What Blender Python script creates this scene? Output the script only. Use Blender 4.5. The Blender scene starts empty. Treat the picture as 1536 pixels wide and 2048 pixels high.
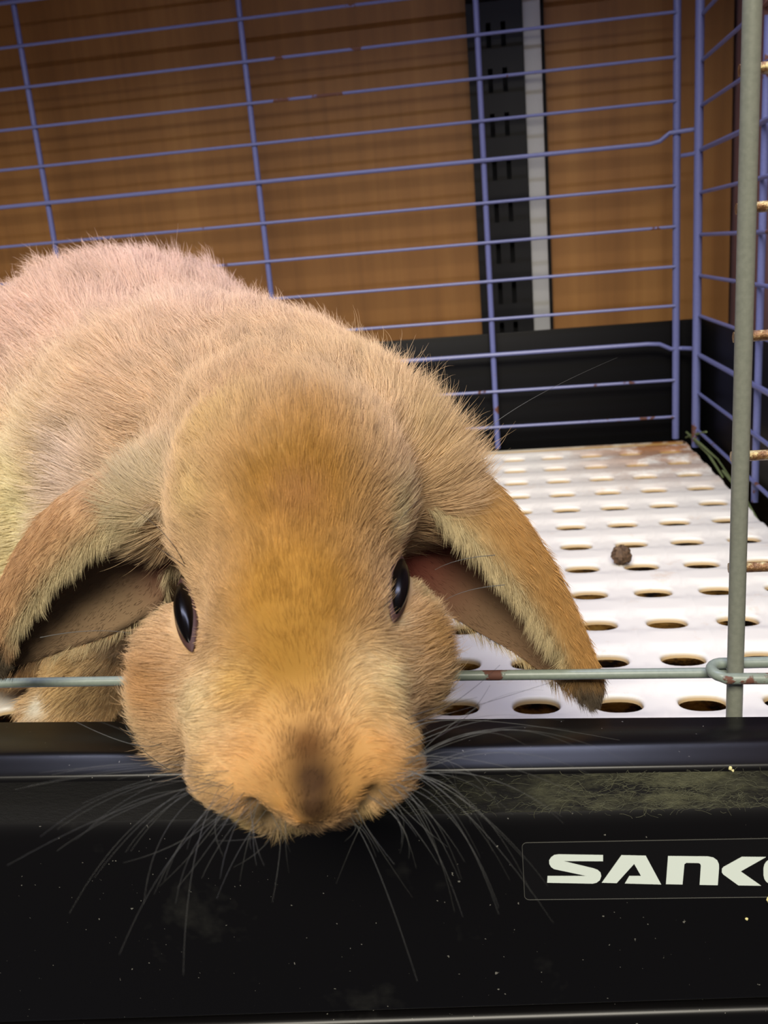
import bpy, bmesh, math, random
import numpy as np
from mathutils import Vector, Matrix

C = bpy.context.scene
COL = C.collection
PI = math.pi
rng = np.random.default_rng(7)
random.seed(7)

# ------------------------------------------------------------------ camera
CAM_POS = Vector((0.0, 0.0, 0.1396))
AX_R = Vector((0.9899, 0.1147, -0.0821))      # camera right
AX_D = Vector((-0.0472, -0.2796, -0.9589))    # camera down
AX_F = Vector((-0.1330, 0.9532, -0.2714))     # camera forward
cam_data = bpy.data.cameras.new('camera')
cam = bpy.data.objects.new('camera', cam_data)
COL.objects.link(cam)
_m = Matrix((AX_R, -AX_D, -AX_F)).transposed().to_4x4()
_m.translation = CAM_POS
cam.matrix_world = _m
cam_data.sensor_fit = 'VERTICAL'
cam_data.sensor_height = 4.8
cam_data.lens = 4.8 * 1834.77 / 2048
cam_data.clip_start = 0.01
cam_data.clip_end = 20
cam_data.dof.use_dof = True
cam_data.dof.focus_distance = 0.215
cam_data.dof.aperture_fstop = 5.0
C.camera = cam

# ------------------------------------------------------------------ light
C.view_settings.view_transform = 'Standard'
C.view_settings.look = 'None'
C.view_settings.gamma = 1.0
C.view_settings.use_curve_mapping = False
C.view_settings.exposure = 0.0
C.render.film_transparent = False
world = bpy.data.worlds.new('world')
C.world = world
world.use_nodes = True
world.node_tree.nodes['Background'].inputs['Color'].default_value = (0.80, 0.82, 1.0, 1)
world.node_tree.nodes['Background'].inputs['Strength'].default_value = 0.07

def area(name, loc, target, sx, sy, power, color):
    d = bpy.data.lights.new(name, 'AREA')
    d.shape = 'RECTANGLE'; d.size = sx; d.size_y = sy
    d.energy = power; d.color = color
    o = bpy.data.objects.new(name, d); COL.objects.link(o)
    o.location = loc
    o.rotation_euler = (Vector(target) - Vector(loc)).to_track_quat('-Z', 'Y').to_euler()
    return o
area('aisle_ceiling_lamp', (-0.2, -1.7, 1.75), (0, 0.35, 0.0), 1.6, 0.8, 102, (1.0, 0.93, 0.79))
area('shelf_led_strip', (0.0, 0.25, 0.512), (0.0, 0.09, 0.0), 0.62, 0.025, 3.0, (0.66, 0.71, 1.0))

# ------------------------------------------------------------------ helpers
def lin(c):
    return tuple(((v / 255 / 12.92) if v / 255 <= 0.04045 else ((v / 255 + 0.055) / 1.055) ** 2.4) for v in c)

def mat(name, col, rough=0.5, spec=0.5, metal=0.0, build=None):
    m = bpy.data.materials.new(name); m.use_nodes = True
    nt = m.node_tree; b = nt.nodes['Principled BSDF']
    b.inputs['Base Color'].default_value = (*lin(col), 1)
    b.inputs['Roughness'].default_value = rough
    b.inputs['Metallic'].default_value = metal
    b.inputs['Specular IOR Level'].default_value = spec
    if build: build(nt, b)
    return m

def node(nt, t, **kw):
    n = nt.nodes.new(t)
    for k, v in kw.items():
        if k in ('operation', 'blend_type', 'data_type', 'attribute_name', 'attribute_type', 'noise_dimensions', 'feature', 'interpolation'):
            setattr(n, k, v)
        else:
            n.inputs[k].default_value = v
    return n

def coords(nt, scale=(1, 1, 1)):
    tc = nt.nodes.new('ShaderNodeTexCoord')
    mp = nt.nodes.new('ShaderNodeMapping')
    mp.inputs['Scale'].default_value = scale
    nt.links.new(tc.outputs['Object'], mp.inputs['Vector'])
    return mp.outputs['Vector']

def noise(nt, vec, scale, detail=4, rough=0.5):
    n = nt.nodes.new('ShaderNodeTexNoise')
    n.inputs['Scale'].default_value = scale
    n.inputs['Detail'].default_value = detail
    n.inputs['Roughness'].default_value = rough
    nt.links.new(vec, n.inputs['Vector'])
    return n.outputs['Fac']

def ramp(nt, fac, stops):
    r = nt.nodes.new('ShaderNodeValToRGB')
    e = r.color_ramp.elements
    while len(e) < len(stops): e.new(0.5)
    for i, (p, c) in enumerate(stops):
        e[i].position = p
        e[i].color = (*lin(c), 1) if isinstance(c, tuple) else (c, c, c, 1)
    nt.links.new(fac, r.inputs['Fac'])
    return r.outputs['Color']

def mix(nt, fac, a, b):
    m = nt.nodes.new('ShaderNodeMix'); m.data_type = 'RGBA'
    for sock, v in (('Factor', fac), ('A', a), ('B', b)):
        s = [i for i in m.inputs if i.name == sock and (i.type == 'RGBA' or sock == 'Factor')][0]
        if isinstance(v, tuple): s.default_value = (*lin(v), 1)
        elif isinstance(v, (int, float)): s.default_value = v
        else: nt.links.new(v, s)
    return [o for o in m.outputs if o.type == 'RGBA'][0]

def mul(nt, a, b, op='MULTIPLY'):
    m = nt.nodes.new('ShaderNodeMath'); m.operation = op
    for i, v in enumerate((a, b)):
        if isinstance(v, (int, float)): m.inputs[i].default_value = v
        else: nt.links.new(v, m.inputs[i])
    return m.outputs[0]

def bump(nt, b, h, strength=0.3, dist=0.001):
    n = nt.nodes.new('ShaderNodeBump')
    n.inputs['Strength'].default_value = strength
    n.inputs['Distance'].default_value = dist
    nt.links.new(h, n.inputs['Height'])
    nt.links.new(n.outputs['Normal'], b.inputs['Normal'])

def obj(name, verts, faces, m, parent=None, smooth=False, cols=None):
    me = bpy.data.meshes.new(name)
    me.from_pydata([tuple(map(float, v)) for v in verts], [], faces)
    me.update()
    if smooth:
        me.polygons.foreach_set('use_smooth', [True] * len(me.polygons))
    if cols is not None:
        a = me.attributes.new('coat', 'FLOAT_COLOR', 'POINT')
        a.data.foreach_set('color', np.concatenate([cols, np.ones((len(cols), 1))], 1).astype(np.float32).ravel())
    me.materials.append(m)
    o = bpy.data.objects.new(name, me); COL.objects.link(o)
    if parent: o.parent = parent
    return o

def tag(o, label=None, cat=None, group=None, kind=None):
    for k, v in (('label', label), ('category', cat), ('group', group), ('kind', kind)):
        if v: o[k] = v
    return o

def empty(name, loc, label, cat, group=None):
    o = bpy.data.objects.new(name, None); COL.objects.link(o)
    o.location = loc
    return tag(o, label, cat, group)

def keep(o, root):
    """parent o to root, leaving o where its world coordinates put it"""
    o.parent = root
    o.matrix_parent_inverse = root.matrix_basis.inverted()
    return o

class G:
    """collects geometry for one mesh"""
    def __init__(s): s.v = []; s.f = []
    def add(s, v, f):
        n = len(s.v); s.v += [tuple(p) for p in v]; s.f += [tuple(i + n for i in q) for q in f]
    def box(s, x0, x1, y0, y1, z0, z1, bev=0.0):
        bm = bmesh.new(); bmesh.ops.create_cube(bm, size=1)
        for v in bm.verts:
            v.co = Vector((x0 + (v.co.x + .5) * (x1 - x0), y0 + (v.co.y + .5) * (y1 - y0), z0 + (v.co.z + .5) * (z1 - z0)))
        if bev: bmesh.ops.bevel(bm, geom=bm.edges[:] , offset=bev, segments=2, profile=0.5, affect='EDGES')
        bm.verts.index_update()
        s.add([v.co[:] for v in bm.verts], [[v.index for v in f.verts] for f in bm.faces]); bm.free()
    def tube(s, pts, r, n=10, caps=True):
        pts = [Vector(p) for p in pts]
        rs = r if isinstance(r, (list, tuple)) else [r] * len(pts)
        t0 = (pts[1] - pts[0]).normalized()
        up = Vector((0, 0, 1)) if abs(t0.z) < .9 else Vector((0, 1, 0))
        nrm = t0.cross(up).normalized(); v = []
        for i, p in enumerate(pts):
            t = (pts[min(i + 1, len(pts) - 1)] - pts[max(i - 1, 0)]).normalized()
            nrm = (nrm - t * nrm.dot(t)).normalized(); b = t.cross(nrm)
            for k in range(n):
                a = 2 * PI * k / n
                v.append(p + (nrm * math.cos(a) + b * math.sin(a)) * rs[i])
        f = []
        for i in range(len(pts) - 1):
            for k in range(n):
                f.append((i * n + k, i * n + (k + 1) % n, (i + 1) * n + (k + 1) % n, (i + 1) * n + k))
        if caps:
            f.append(tuple(range(n - 1, -1, -1))); f.append(tuple((len(pts) - 1) * n + k for k in range(n)))
        s.add(v, f)
    def build(s, name, m, parent=None, smooth=True):
        o = obj(name, s.v, s.f, m, None, smooth)
        if smooth:
            try: o.data.set_sharp_from_angle(angle=math.radians(40))
            except Exception: pass
        if parent: keep(o, parent)
        return o

# ------------------------------------------------------------------ materials
def b_wood(nt, b):
    v = coords(nt, (1, 1, 1)); vs = coords(nt, (38, 8, 1.6))
    n1 = noise(nt, vs, 1.0, 6, .6); n2 = noise(nt, coords(nt, (220, 20, 6)), 1, 3, .5); n3 = noise(nt, v, 9, 3, .5)
    c = ramp(nt, n1, [(.25, (118, 80, 38)), (.5, (146, 102, 50)), (.75, (168, 122, 64))])
    c = mix(nt, mul(nt, n2, .4), c, (98, 64, 30))
    c = mix(nt, mul(nt, n3, .3), c, (132, 86, 56))
    nt.links.new(c, b.inputs['Base Color']); bump(nt, b, n2, .1, .0005)
M_WOOD = mat('laminate_wood', (150, 100, 50), .5, .3, build=b_wood)

def wire_mat(name, base, dark, rust_amt):
    def f(nt, b):
        v = coords(nt)
        n = noise(nt, v, 55, 5, .65); n2 = noise(nt, v, 9, 2, .5)
        k = mul(nt, n, n2)
        fac = ramp(nt, k, [(rust_amt, 0.0), (rust_amt + .012, 1.0)])
        sp = ramp(nt, noise(nt, v, 900, 2, .5), [(.3, 0.0), (.7, 1.0)])
        paint = mix(nt, mul(nt, sp, .5), base, dark)
        nt.links.new(mix(nt, fac, paint, (98, 62, 50)), b.inputs['Base Color'])
        r = mul(nt, mul(nt, fac, .4), .38, 'ADD'); nt.links.new(r, b.inputs['Roughness'])
        bump(nt, b, fac, .5, .0003)
    return mat(name, base, .4, .5, build=f)
M_WIRE = wire_mat('blue_lit_enamelled_wire', (106, 112, 162), (96, 101, 146), .345)  # rear and side wires: cool blue light mixed into the grey enamel colour
M_WIRE_FRONT = wire_mat('front_enamelled_wire', (124, 127, 116), (104, 108, 98), .40)
M_WIRE_LOW = wire_mat('worn_enamelled_wire', (128, 138, 128), (110, 120, 112), .285)
def b_rusty(nt, b):
    v = coords(nt); n = noise(nt, v, 500, 5, .7)
    c = ramp(nt, n, [(.3, (84, 52, 32)), (.5, (134, 98, 62)), (.62, (196, 180, 130)), (.8, (226, 214, 170))])
    nt.links.new(c, b.inputs['Base Color']); bump(nt, b, n, .9, .0005)
M_RUST = mat('rusted_wire', (134, 98, 62), .35, .6, metal=.35, build=b_rusty)

def b_black(nt, b):
    v = coords(nt)
    specks = ramp(nt, noise(nt, v, 900, 2, .4), [(.75, 0.0), (.78, 1.0)])
    big = ramp(nt, noise(nt, v, 22, 5, .7), [(.60, 0.0), (.80, 1.0)])
    fine = noise(nt, v, 400, 4, .7)
    dust = mul(nt, mul(nt, big, fine), .16)
    c = mix(nt, dust, (11, 10, 11), (128, 128, 118))
    c = mix(nt, mul(nt, specks, .5), c, (150, 148, 140))
    nt.links.new(c, b.inputs['Base Color'])
    nt.links.new(mul(nt, mul(nt, dust, 1.2), .30, 'ADD'), b.inputs['Roughness'])
M_BLACK = mat('black_gloss_plastic', (14, 13, 14), .22, .30, build=b_black)
def b_grime(nt, b):
    v = coords(nt, (1, 1, 1)); vx = coords(nt, (.35, 1, 1))
    a = noise(nt, vx, 260, 8, .78); p = ramp(nt, noise(nt, vx, 60, 4, .6), [(.36, 0.0), (.62, 1.0)])
    # grime gathers in a worn strip towards the right end of the groove
    sep = nt.nodes.new('ShaderNodeSeparateXYZ'); nt.links.new(v, sep.inputs[0])
    rr = nt.nodes.new('ShaderNodeMapRange')
    rr.inputs['From Min'].default_value = -.03; rr.inputs['From Max'].default_value = .02
    nt.links.new(sep.outputs['X'], rr.inputs['Value'])
    f = mul(nt, mul(nt, ramp(nt, a, [(.42, 0.0), (.68, 1.0)]), p), rr.outputs[0])
    f = mul(nt, f, .85)
    nt.links.new(mix(nt, f, (11, 10, 10), (100, 100, 76)), b.inputs['Base Color'])
    b.inputs['Roughness'].default_value = .7; bump(nt, b, a, .6, .0006)
M_GRIME = mat('grimy_black_plastic', (16, 15, 14), .7, .2, build=b_grime)
M_SKIRT = mat('satin_black_plastic', (8, 8, 10), .45, .18)
def b_white(nt, b):
    v = coords(nt)
    s = ramp(nt, noise(nt, v, 38, 6, .75), [(.58, 0.0), (.72, 1.0)])
    sep = nt.nodes.new('ShaderNodeSeparateXYZ'); nt.links.new(v, sep.inputs[0])
    rr = nt.nodes.new('ShaderNodeMapRange')
    rr.inputs['From Min'].default_value = .50; rr.inputs['From Max'].default_value = .62
    nt.links.new(sep.outputs['Y'], rr.inputs['Value'])
    r2 = nt.nodes.new('ShaderNodeMapRange')
    r2.inputs['From Min'].default_value = .02; r2.inputs['From Max'].default_value = .09
    nt.links.new(sep.outputs['X'], r2.inputs['Value'])
    corner = mul(nt, rr.outputs[0], r2.outputs[0])
    s2 = ramp(nt, noise(nt, v, 34, 5, .7), [(.38, 0.0), (.52, 1.0)])
    c = mix(nt, mul(nt, s, .4), (236, 232, 224), (206, 160, 104))
    c = mix(nt, mul(nt, mul(nt, s2, corner), .95), c, (160, 102, 48))
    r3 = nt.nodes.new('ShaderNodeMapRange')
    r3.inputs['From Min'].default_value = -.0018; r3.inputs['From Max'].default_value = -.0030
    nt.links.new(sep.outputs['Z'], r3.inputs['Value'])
    c = mix(nt, mul(nt, r3.outputs[0], .8), c, (196, 160, 96))  # tan tint low in the holes: soiling, with translucent glow painted in
    nt.links.new(c, b.inputs['Base Color'])
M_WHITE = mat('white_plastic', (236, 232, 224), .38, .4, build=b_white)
M_PRINT = mat('white_print', (210, 220, 214), .5, .3)
M_LINE = mat('label_rim', (78, 78, 74), .5, .4)
M_LABEL = mat('label_gloss', (15, 14, 14), .2, .5)
M_STRIP = mat('white_strip', (170, 170, 168), .5, .4)
M_UPRIGHT = mat('black_steel', (9, 9, 11), .5, .25)
M_DARK = mat('dark_gap', (7, 7, 8), .7, .2)
M_MAUVE = mat('mauve_board', (150, 116, 116), .6, .3)
def b_pad(nt, b):
    v = coords(nt); n = noise(nt, v, 70, 5, .7)
    c = ramp(nt, n, [(.40, (26, 20, 24)), (.47, (90, 62, 30)), (.55, (176, 132, 62)), (.7, (206, 170, 96))])
    nt.links.new(c, b.inputs['Base Color']); bump(nt, b, n, .8, .003)
M_PAD = mat('litter_pad', (170, 130, 66), .8, .2, build=b_pad)
def b_pellet(nt, b):
    n = noise(nt, coords(nt), 700, 4, .6)
    nt.links.new(ramp(nt, n, [(.3, (58, 44, 34)), (.7, (112, 88, 66))]), b.inputs['Base Color']); bump(nt, b, n, .8, .0005)
M_PELLET = mat('dropping', (80, 62, 48), .7, .3, build=b_pellet)
M_HAY = mat('hay', (112, 124, 84), .6, .3)
M_CRUMB = mat('crumb', (214, 206, 150), .8, .2)

def b_attr(nt, b):
    a = nt.nodes.new('ShaderNodeAttribute'); a.attribute_name = 'coat'
    nt.links.new(a.outputs['Color'], b.inputs['Base Color'])
M_SKIN = mat('rabbit_coat', (200, 150, 90), .85, .1, build=b_attr)
M_FUR = mat('rabbit_hair', (200, 150, 90), .6, .15, build=b_attr)
def b_whisk(nt, b):
    b.inputs['Alpha'].default_value = 1.0
M_WHISK = mat('whisker', (84, 84, 80), .4, .5)
M_WHISKD = mat('dark_whisker', (34, 28, 22), .4, .5)
M_EYE = mat('eye', (8, 6, 6), .2, .15)
M_LID = mat('eyelid', (66, 44, 40), .6, .3)

# ------------------------------------------------------------------ setting
g = G(); g.box(-1.1, .1625, .690, .720, -.12, .60)
tag(g.build('wall_back', M_WOOD, smooth=False), kind='structure')
g = G(); g.box(.165, .185, .12, .720, -.12, .60)
tag(g.build('wall_right', M_MAUVE, smooth=False), kind='structure')
g = G(); g.box(-1.1, .165, .17, .690, -.12, -.09)
tag(g.build('floor', M_WOOD, smooth=False), kind='structure')
g = G(); g.box(-1.1, .165, .14, .690, .520, .540)
tag(g.build('ceiling', M_WOOD, smooth=False), kind='structure')

up = empty('shelf_upright', (.0075, .689, -.09), 'black slotted steel shelving upright on the wooden back wall', 'shelf upright')
g = G()
X0, X1, Y0, Y1 = -.0118, .0250, .6795, .682
zs = [.0 + .028 * i for i in range(17)]
for x0, x1 in ((X0, .0010), (.0042, .0108), (.0140, X1)):
    g.box(x0, x1, Y0, Y1, -.09, .52)
for z in zs:
    for x0, x1 in ((.0010, .0042), (.0108, .0140)):
        g.box(x0, x1, Y0, Y1, z, z + .013)
g.box(X0, X0 + .002, Y1, .6899, -.09, .52); g.box(X1 - .002, X1, Y1, .6899, -.09, .52)
g.build('slotted_channel', M_UPRIGHT, up, smooth=False)
g = G(); g.box(X0 + .002, X1 - .002, .6875, .6897, -.09, .52)
g.build('channel_back', M_DARK, up, smooth=False)
g = G(); g.box(.0254, .0372, .683, .6898, .066, .52, .0006)
tag(g.build('filler_strip', M_STRIP), 'narrow white vertical strip beside the black slotted upright', 'strip')
g = G(); g.box(.0374, .0396, .686, .6898, .066, .52)
tag(g.build('joint_strip', M_DARK, smooth=False), 'thin dark joint strip along the right edge of the white strip', 'strip')

# ------------------------------------------------------------------ litter tray
tray = empty('litter_tray', (-.15, .165, -.058), 'glossy black plastic litter tray whose long front lip the rabbit leans over', 'tray')
SL = .03
def fy(x): return .163 + SL * (x + .115)
def prof_strip(rows, xs, name, m, parent):
    """rows: list of functions x -> (y, z); surface swept along x"""
    v = []; f = []
    for x in xs:
        for r in rows: v.append((x, *r(x)))
    n = len(rows)
    for i in range(len(xs) - 1):
        for k in range(n - 1):
            f.append((i * n + k, (i + 1) * n + k, (i + 1) * n + k + 1, i * n + k + 1))
    o = obj(name, v, f, m, None, True)
    o.data.set_sharp_from_angle(angle=math.radians(50))
    return keep(o, parent)
def cx(x): return max(-.16, min(.07, x))
def ztop(x): return .0373 - .011 * (cx(x) + .03)
def zbot(x): return -.0235 + .0412 * (cx(x) + .005)
xs = [-.52 + i * .01 for i in range(67)]
rows = [lambda x: (.187, -.03), lambda x: (.187, ztop(x) - .0006), lambda x: (.1864, ztop(x))]
for dy, dz in ((.0098, 0), (.0090, -.00004), (.0084, -.00018), (.0079, -.00040), (.0073, -.00070), (.0065, -.00113), (.0057, -.00157), (.0049, -.00199),
               (.0041, -.00245), (.0036, -.0028), (.0035, -.0039)):
    rows.append(lambda x, dy=dy, dz=dz: (fy(x) + dy, ztop(x) + dz))
prof_strip(rows, xs, 'front_lip', M_BLACK, tray)
prof_strip([lambda x: (fy(x) + .0035, ztop(x) - .0039), lambda x: (fy(x) + .0031, .0310), lambda x: (fy(x) + .0024, .0285), lambda x: (fy(x) + .0012, .0256)], xs, 'grime_groove', M_GRIME, tray)
rows = [lambda x: (fy(x) + .0012, .0256), lambda x: (fy(x) + .0006, .0244), lambda x: (fy(x) + .0002, .0225), lambda x: (fy(x), .0200), lambda x: (fy(x), zbot(x) + .0014)]
for k in range(1, 5):
    a = k / 4 * PI / 2
    rows.append(lambda x, a=a: (fy(x) + .0014 * (1 - math.cos(a)), zbot(x) + .0014 * (1 - math.sin(a))))
rows += [lambda x: (fy(x) + .012, zbot(x)), lambda x: (fy(x) + .0125, max(zbot(x) + .0005, -.0302))]
prof_strip(rows, xs, 'front_face', M_BLACK, tray)
g = G(); g.box(-.52, .1385, .172, .650, -.034, -.031)
g.build('tray_bottom', M_SKIRT, tray, smooth=False)
g = G(); g.box(-.52, .139, .6475, .6510, -.031, .0795, .0005)
g.build('rear_wall', M_SKIRT, tray)
g = G(); g.box(.1355, .1390, .189, .6475, -.031, .0795, .0005)
g.build('side_wall', M_SKIRT, tray)
# litter pad under the grate
g = G(); g.box(-.50, .128, .195, .640, -.0305, -.0265, .001)
tag(g.build('litter_pad', M_PAD), 'tan litter pad lying in the tray, glimpsed through the grate holes', 'pad')

base = empty('cage_base', (-.15, .165, -.09), 'black plastic base rim running beneath the litter tray at the bottom edge', 'cage base')
rows = []
for k in range(0, 7):
    a = k / 6 * PI / 2
    rows.append(lambda x, a=a: (fy(x) + .0022 * (1 - math.sin(a)) + (.0 if k else 0), zbot(x) - .0022 - .0022 * (1 - math.cos(a))))
rows = [lambda x: (fy(x) + .02, zbot(x) - .0026), lambda x: (fy(x) + .004, zbot(x) - .0022)] + rows + [lambda x: (fy(x) + .0004, -.0895)]
prof_strip(rows, xs, 'base_front', M_BLACK, base)
g = G(); g.box(-.52, .139, .186, .650, -.0899, -.0350)
g.build('base_body', M_SKIRT, base, smooth=False)

# label and lettering on the tray
def onface(x, z, off): return (x, fy(x) - off, z)
label_m = lambda x, z, off: onface(x, z, off)
def plate_pts(x0, x1, z0, z1, r, n=5):
    p = []
    for cxx, czz, a0 in ((x1 - r, z1 - r, 0), (x0 + r, z1 - r, 90), (x0 + r, z0 + r, 180), (x1 - r, z0 + r, 270)):
        for k in range(n + 1):
            a = math.radians(a0 + 90 * k / n); p.append((cxx + r * math.cos(a), czz + r * math.sin(a)))
    return p
LX0, LX1, LZ0, LZ1 = -.0002, .0600, .0051, .0192
p = plate_pts(LX0, LX1, LZ0, LZ1, .0010)
v = [onface(x, z, .00012) for x, z in p] + [onface(x, z, -.0004) for x, z in p]
n = len(p)
f = [tuple(range(n))[::-1]] + [(i, (i + 1) % n, n + (i + 1) % n, n + i) for i in range(n)]
lab = keep(obj('label_plate', v, f, M_LABEL, None), tray)
tag(lab, 'thin rounded rectangle outline around white lettering')
g = G(); pts = [onface(x, z, .00012) for x, z in p]; g.tube(pts + [pts[0]], .000075, 5)
keep(g.build('label_rim', M_LINE), lab)
def letter(name, loops):
    """flat printed letter; points in mm (x, z) on the face"""
    bm = bmesh.new()
    for off in (.00022,):
        es = []
        for lp in loops:
            vs = [bm.verts.new(onface(x / 1000, z / 1000, off)) for x, z in lp]
            es += [bm.edges.new((vs[i], vs[(i + 1) % len(vs)])) for i in range(len(vs))]
        bmesh.ops.triangle_fill(bm, use_beauty=True, edges=es)
    r = bmesh.ops.extrude_face_region(bm, geom=bm.faces[:])
    for e in r['geom']:
        if isinstance(e, bmesh.types.BMVert): e.co.y += .0001
    bmesh.ops.recalc_face_normals(bm, faces=bm.faces[:])
    me = bpy.data.meshes.new(name); bm.to_mesh(me); bm.free(); me.materials.append(M_PRINT)
    o = bpy.data.objects.new(name, me); COL.objects.link(o); o.parent = lab
    o.matrix_parent_inverse = Matrix.Identity(4)
    return o
LETTERS = [('S', [[(16.33, 15.93), (7.22, 16.28), (6.32, 16.13), (5.65, 15.59), (5.23, 14.87), (5.24, 14.02), (5.58, 13.24), (6.21, 12.71), (13.01, 10.88), (4.78, 11.02), (4.65, 9.38), (14.05, 9.01), (14.88, 9.22), (15.58, 9.85), (15.88, 10.83), (15.75, 11.69), (15.19, 12.34), (14.3, 12.74), (8.07, 14.65), (16.3, 14.45)]]), ('A', [[(20.05, 15.82), (25.0, 15.6), (28.1, 8.58), (20.69, 8.95), (21.6, 10.74), (24.02, 10.7), (22.62, 13.7), (19.01, 9.06), (15.96, 9.2)]]), ('N', [[(29.47, 15.43), (37.44, 15.19), (38.55, 14.92), (39.33, 14.23), (39.66, 13.39), (39.71, 12.42), (39.53, 8.23), (35.87, 8.37), (36.07, 13.03), (35.92, 13.5), (35.57, 13.67), (33.12, 13.76), (32.77, 13.43), (32.42, 8.51), (29.05, 8.65)]]), ('K', [[(48.96, 14.84), (44.2, 14.97), (40.61, 12.61), (40.3, 12.2), (40.28, 11.35), (40.57, 10.84), (43.66, 8.12), (48.19, 7.97), (44.04, 11.5)]]), ('O', [[(58.66, 11.16), (58.63, 9.81), (58.4, 9.08), (57.97, 8.53), (57.35, 8.13), (56.52, 7.86), (55.37, 7.72), (52.95, 7.73), (51.48, 7.84), (50.49, 8.08), (49.74, 8.44), (49.18, 8.93), (48.8, 9.57), (48.6, 10.47), (48.54, 12.21), (48.7, 13.09), (49.04, 13.71), (49.56, 14.18), (50.29, 14.51), (51.26, 14.7), (52.7, 14.77), (55.1, 14.69), (56.25, 14.52), (57.1, 14.22), (57.75, 13.8), (58.22, 13.25), (58.51, 12.52)], [(55.68, 11.22), (55.67, 10.53), (55.57, 10.12), (55.38, 9.8), (55.12, 9.57), (54.76, 9.41), (54.29, 9.33), (53.4, 9.32), (52.82, 9.39), (52.41, 9.52), (52.08, 9.73), (51.84, 10.01), (51.67, 10.37), (51.58, 10.86), (51.55, 11.71), (51.61, 12.2), (51.75, 12.55), (51.98, 12.82), (52.29, 13.01), (52.69, 13.13), (53.27, 13.18), (54.15, 13.14), (54.63, 13.04), (54.99, 12.87), (55.27, 12.63), (55.48, 12.32), (55.61, 11.91)]])]
for nm, loops in LETTERS: letter('letter', loops)

# crumbs and lint on the tray front
g = G()
def blob(g, c, r, n=6, m=4):
    c = Vector(c); v = []; f = []
    for i in range(m + 1):
        for k in range(n):
            a = PI * i / m; b2 = 2 * PI * k / n; q = r * random.uniform(.75, 1.2)
            v.append(c + Vector((math.sin(a) * math.cos(b2), math.sin(a) * math.sin(b2) * .7, math.cos(a))) * q)
    for i in range(m):
        for k in range(n): f.append((i * n + k, i * n + (k + 1) % n, (i + 1) * n + (k + 1) % n, (i + 1) * n + k))
    g.add(v, f)
blob(g, onface(.0502, .0046, .0004), .0011); blob(g, onface(.0507, .0034, .0003), .0007)
tag(g.build('food_crumb', M_CRUMB), 'pale yellow crumb stuck on the tray front just below the lettering', 'crumb', 'crumbs stuck on the tray front')
g = G(); blob(g, onface(.0455, -.0002, .0002), .00035)
tag(g.build('food_crumb', M_CRUMB), 'tiny pale crumb on the black tray below the last letters', 'crumb', 'crumbs stuck on the tray front')
g = G(); blob(g, onface(.0418, .0349, -.0009), .00042); blob(g, onface(.0423, .0344, -.0009), .0003)
tag(g.build('food_crumb', M_CRUMB), 'tiny yellow crumb caught in the grimy groove of the tray', 'crumb', 'crumbs stuck on the tray front')

# ------------------------------------------------------------------ floor grate
HX0, HP, HY0, HQ = .0062, .0254, .2644, .0311
GX1, GY1 = .1212, .6372
def gz(y):
    d = abs(((y - HY0) / HQ + .5) % 1.0 - .5) * HQ      # distance to the nearest hole row
    t = min(1, max(0, (d - .0068) / .0026)); t = t * t * (3 - 2 * t)
    return -.0011 + .0011 * t
g = G()
NH = 24
i0 = math.floor((-.50 - HX0) / HP)
jn = int((GY1 - HY0) / HQ)
def cell(g, xa, xb, ya, yb, hx, hy):
    a_, b_ = .0074, .0055
    rings = []
    hole = []
    for k in range(NH):
        a = 2 * PI * (k + .5) / NH
        c, s_ = math.cos(a), math.sin(a)
        hole.append((hx + a_ * math.copysign(abs(c) ** .82, c), hy + b_ * math.copysign(abs(s_) ** .82, s_)))
    bd = []
    for k in range(NH):
        a = 2 * PI * (k + .5) / NH
        c, s_ = math.cos(a), math.sin(a)
        tx = (xb - hx if c > 0 else hx - xa) / abs(c); ty = (yb - hy if s_ > 0 else hy - ya) / abs(s_)
        t = min(tx, ty); bd.append((hx + c * t, hy + s_ * t))
    # snap the points nearest the corners onto the corners
    for cxx, cyy in ((xa, ya), (xb, ya), (xa, yb), (xb, yb)):
        j = min(range(NH), key=lambda q: (bd[q][0] - cxx) ** 2 + (bd[q][1] - cyy) ** 2); bd[j] = (cxx, cyy)
    v = []
    def ring(pts, dz): v.extend([(x, y, gz(y) + dz) for x, y in pts])
    def lerp(p, q, t): return (p[0] + (q[0] - p[0]) * t, p[1] + (q[1] - p[1]) * t)
    grow = lambda e: [(hx + (x - hx) * (1 + e / a_), hy + (y - hy) * (1 + e / b_)) for x, y in hole]
    nr = 0
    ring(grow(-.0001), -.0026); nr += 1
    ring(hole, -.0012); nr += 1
    ring(grow(.0002), -.0005); nr += 1
    ring(grow(.0006), -.00012); nr += 1
    ring(grow(.0011), 0); nr += 1
    h2 = grow(.0011)
    for t in (.2, .4, .6, .8, 1.0):
        ring([lerp(h2[k], bd[k], t) for k in range(NH)], 0); nr += 1
    f = []
    for r in range(nr - 1):
        for k in range(NH):
            f.append((r * NH + k, r * NH + (k + 1) % NH, (r + 1) * NH + (k + 1) % NH, (r + 1) * NH + k))
    g.add(v, f)
for j in range(-2, jn + 1):
    ya = HY0 + (j - .5) * HQ; yb = ya + HQ
    if j == -2: ya = .1895
    yb = min(yb, GY1)
    for i in range(i0, 5):
        xa = HX0 + (i - .5) * HP; xb = xa + HP
        if i == 4: xb = GX1
        cell(g, xa, xb, ya, yb, HX0 + i * HP, HY0 + j * HQ)
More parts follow.
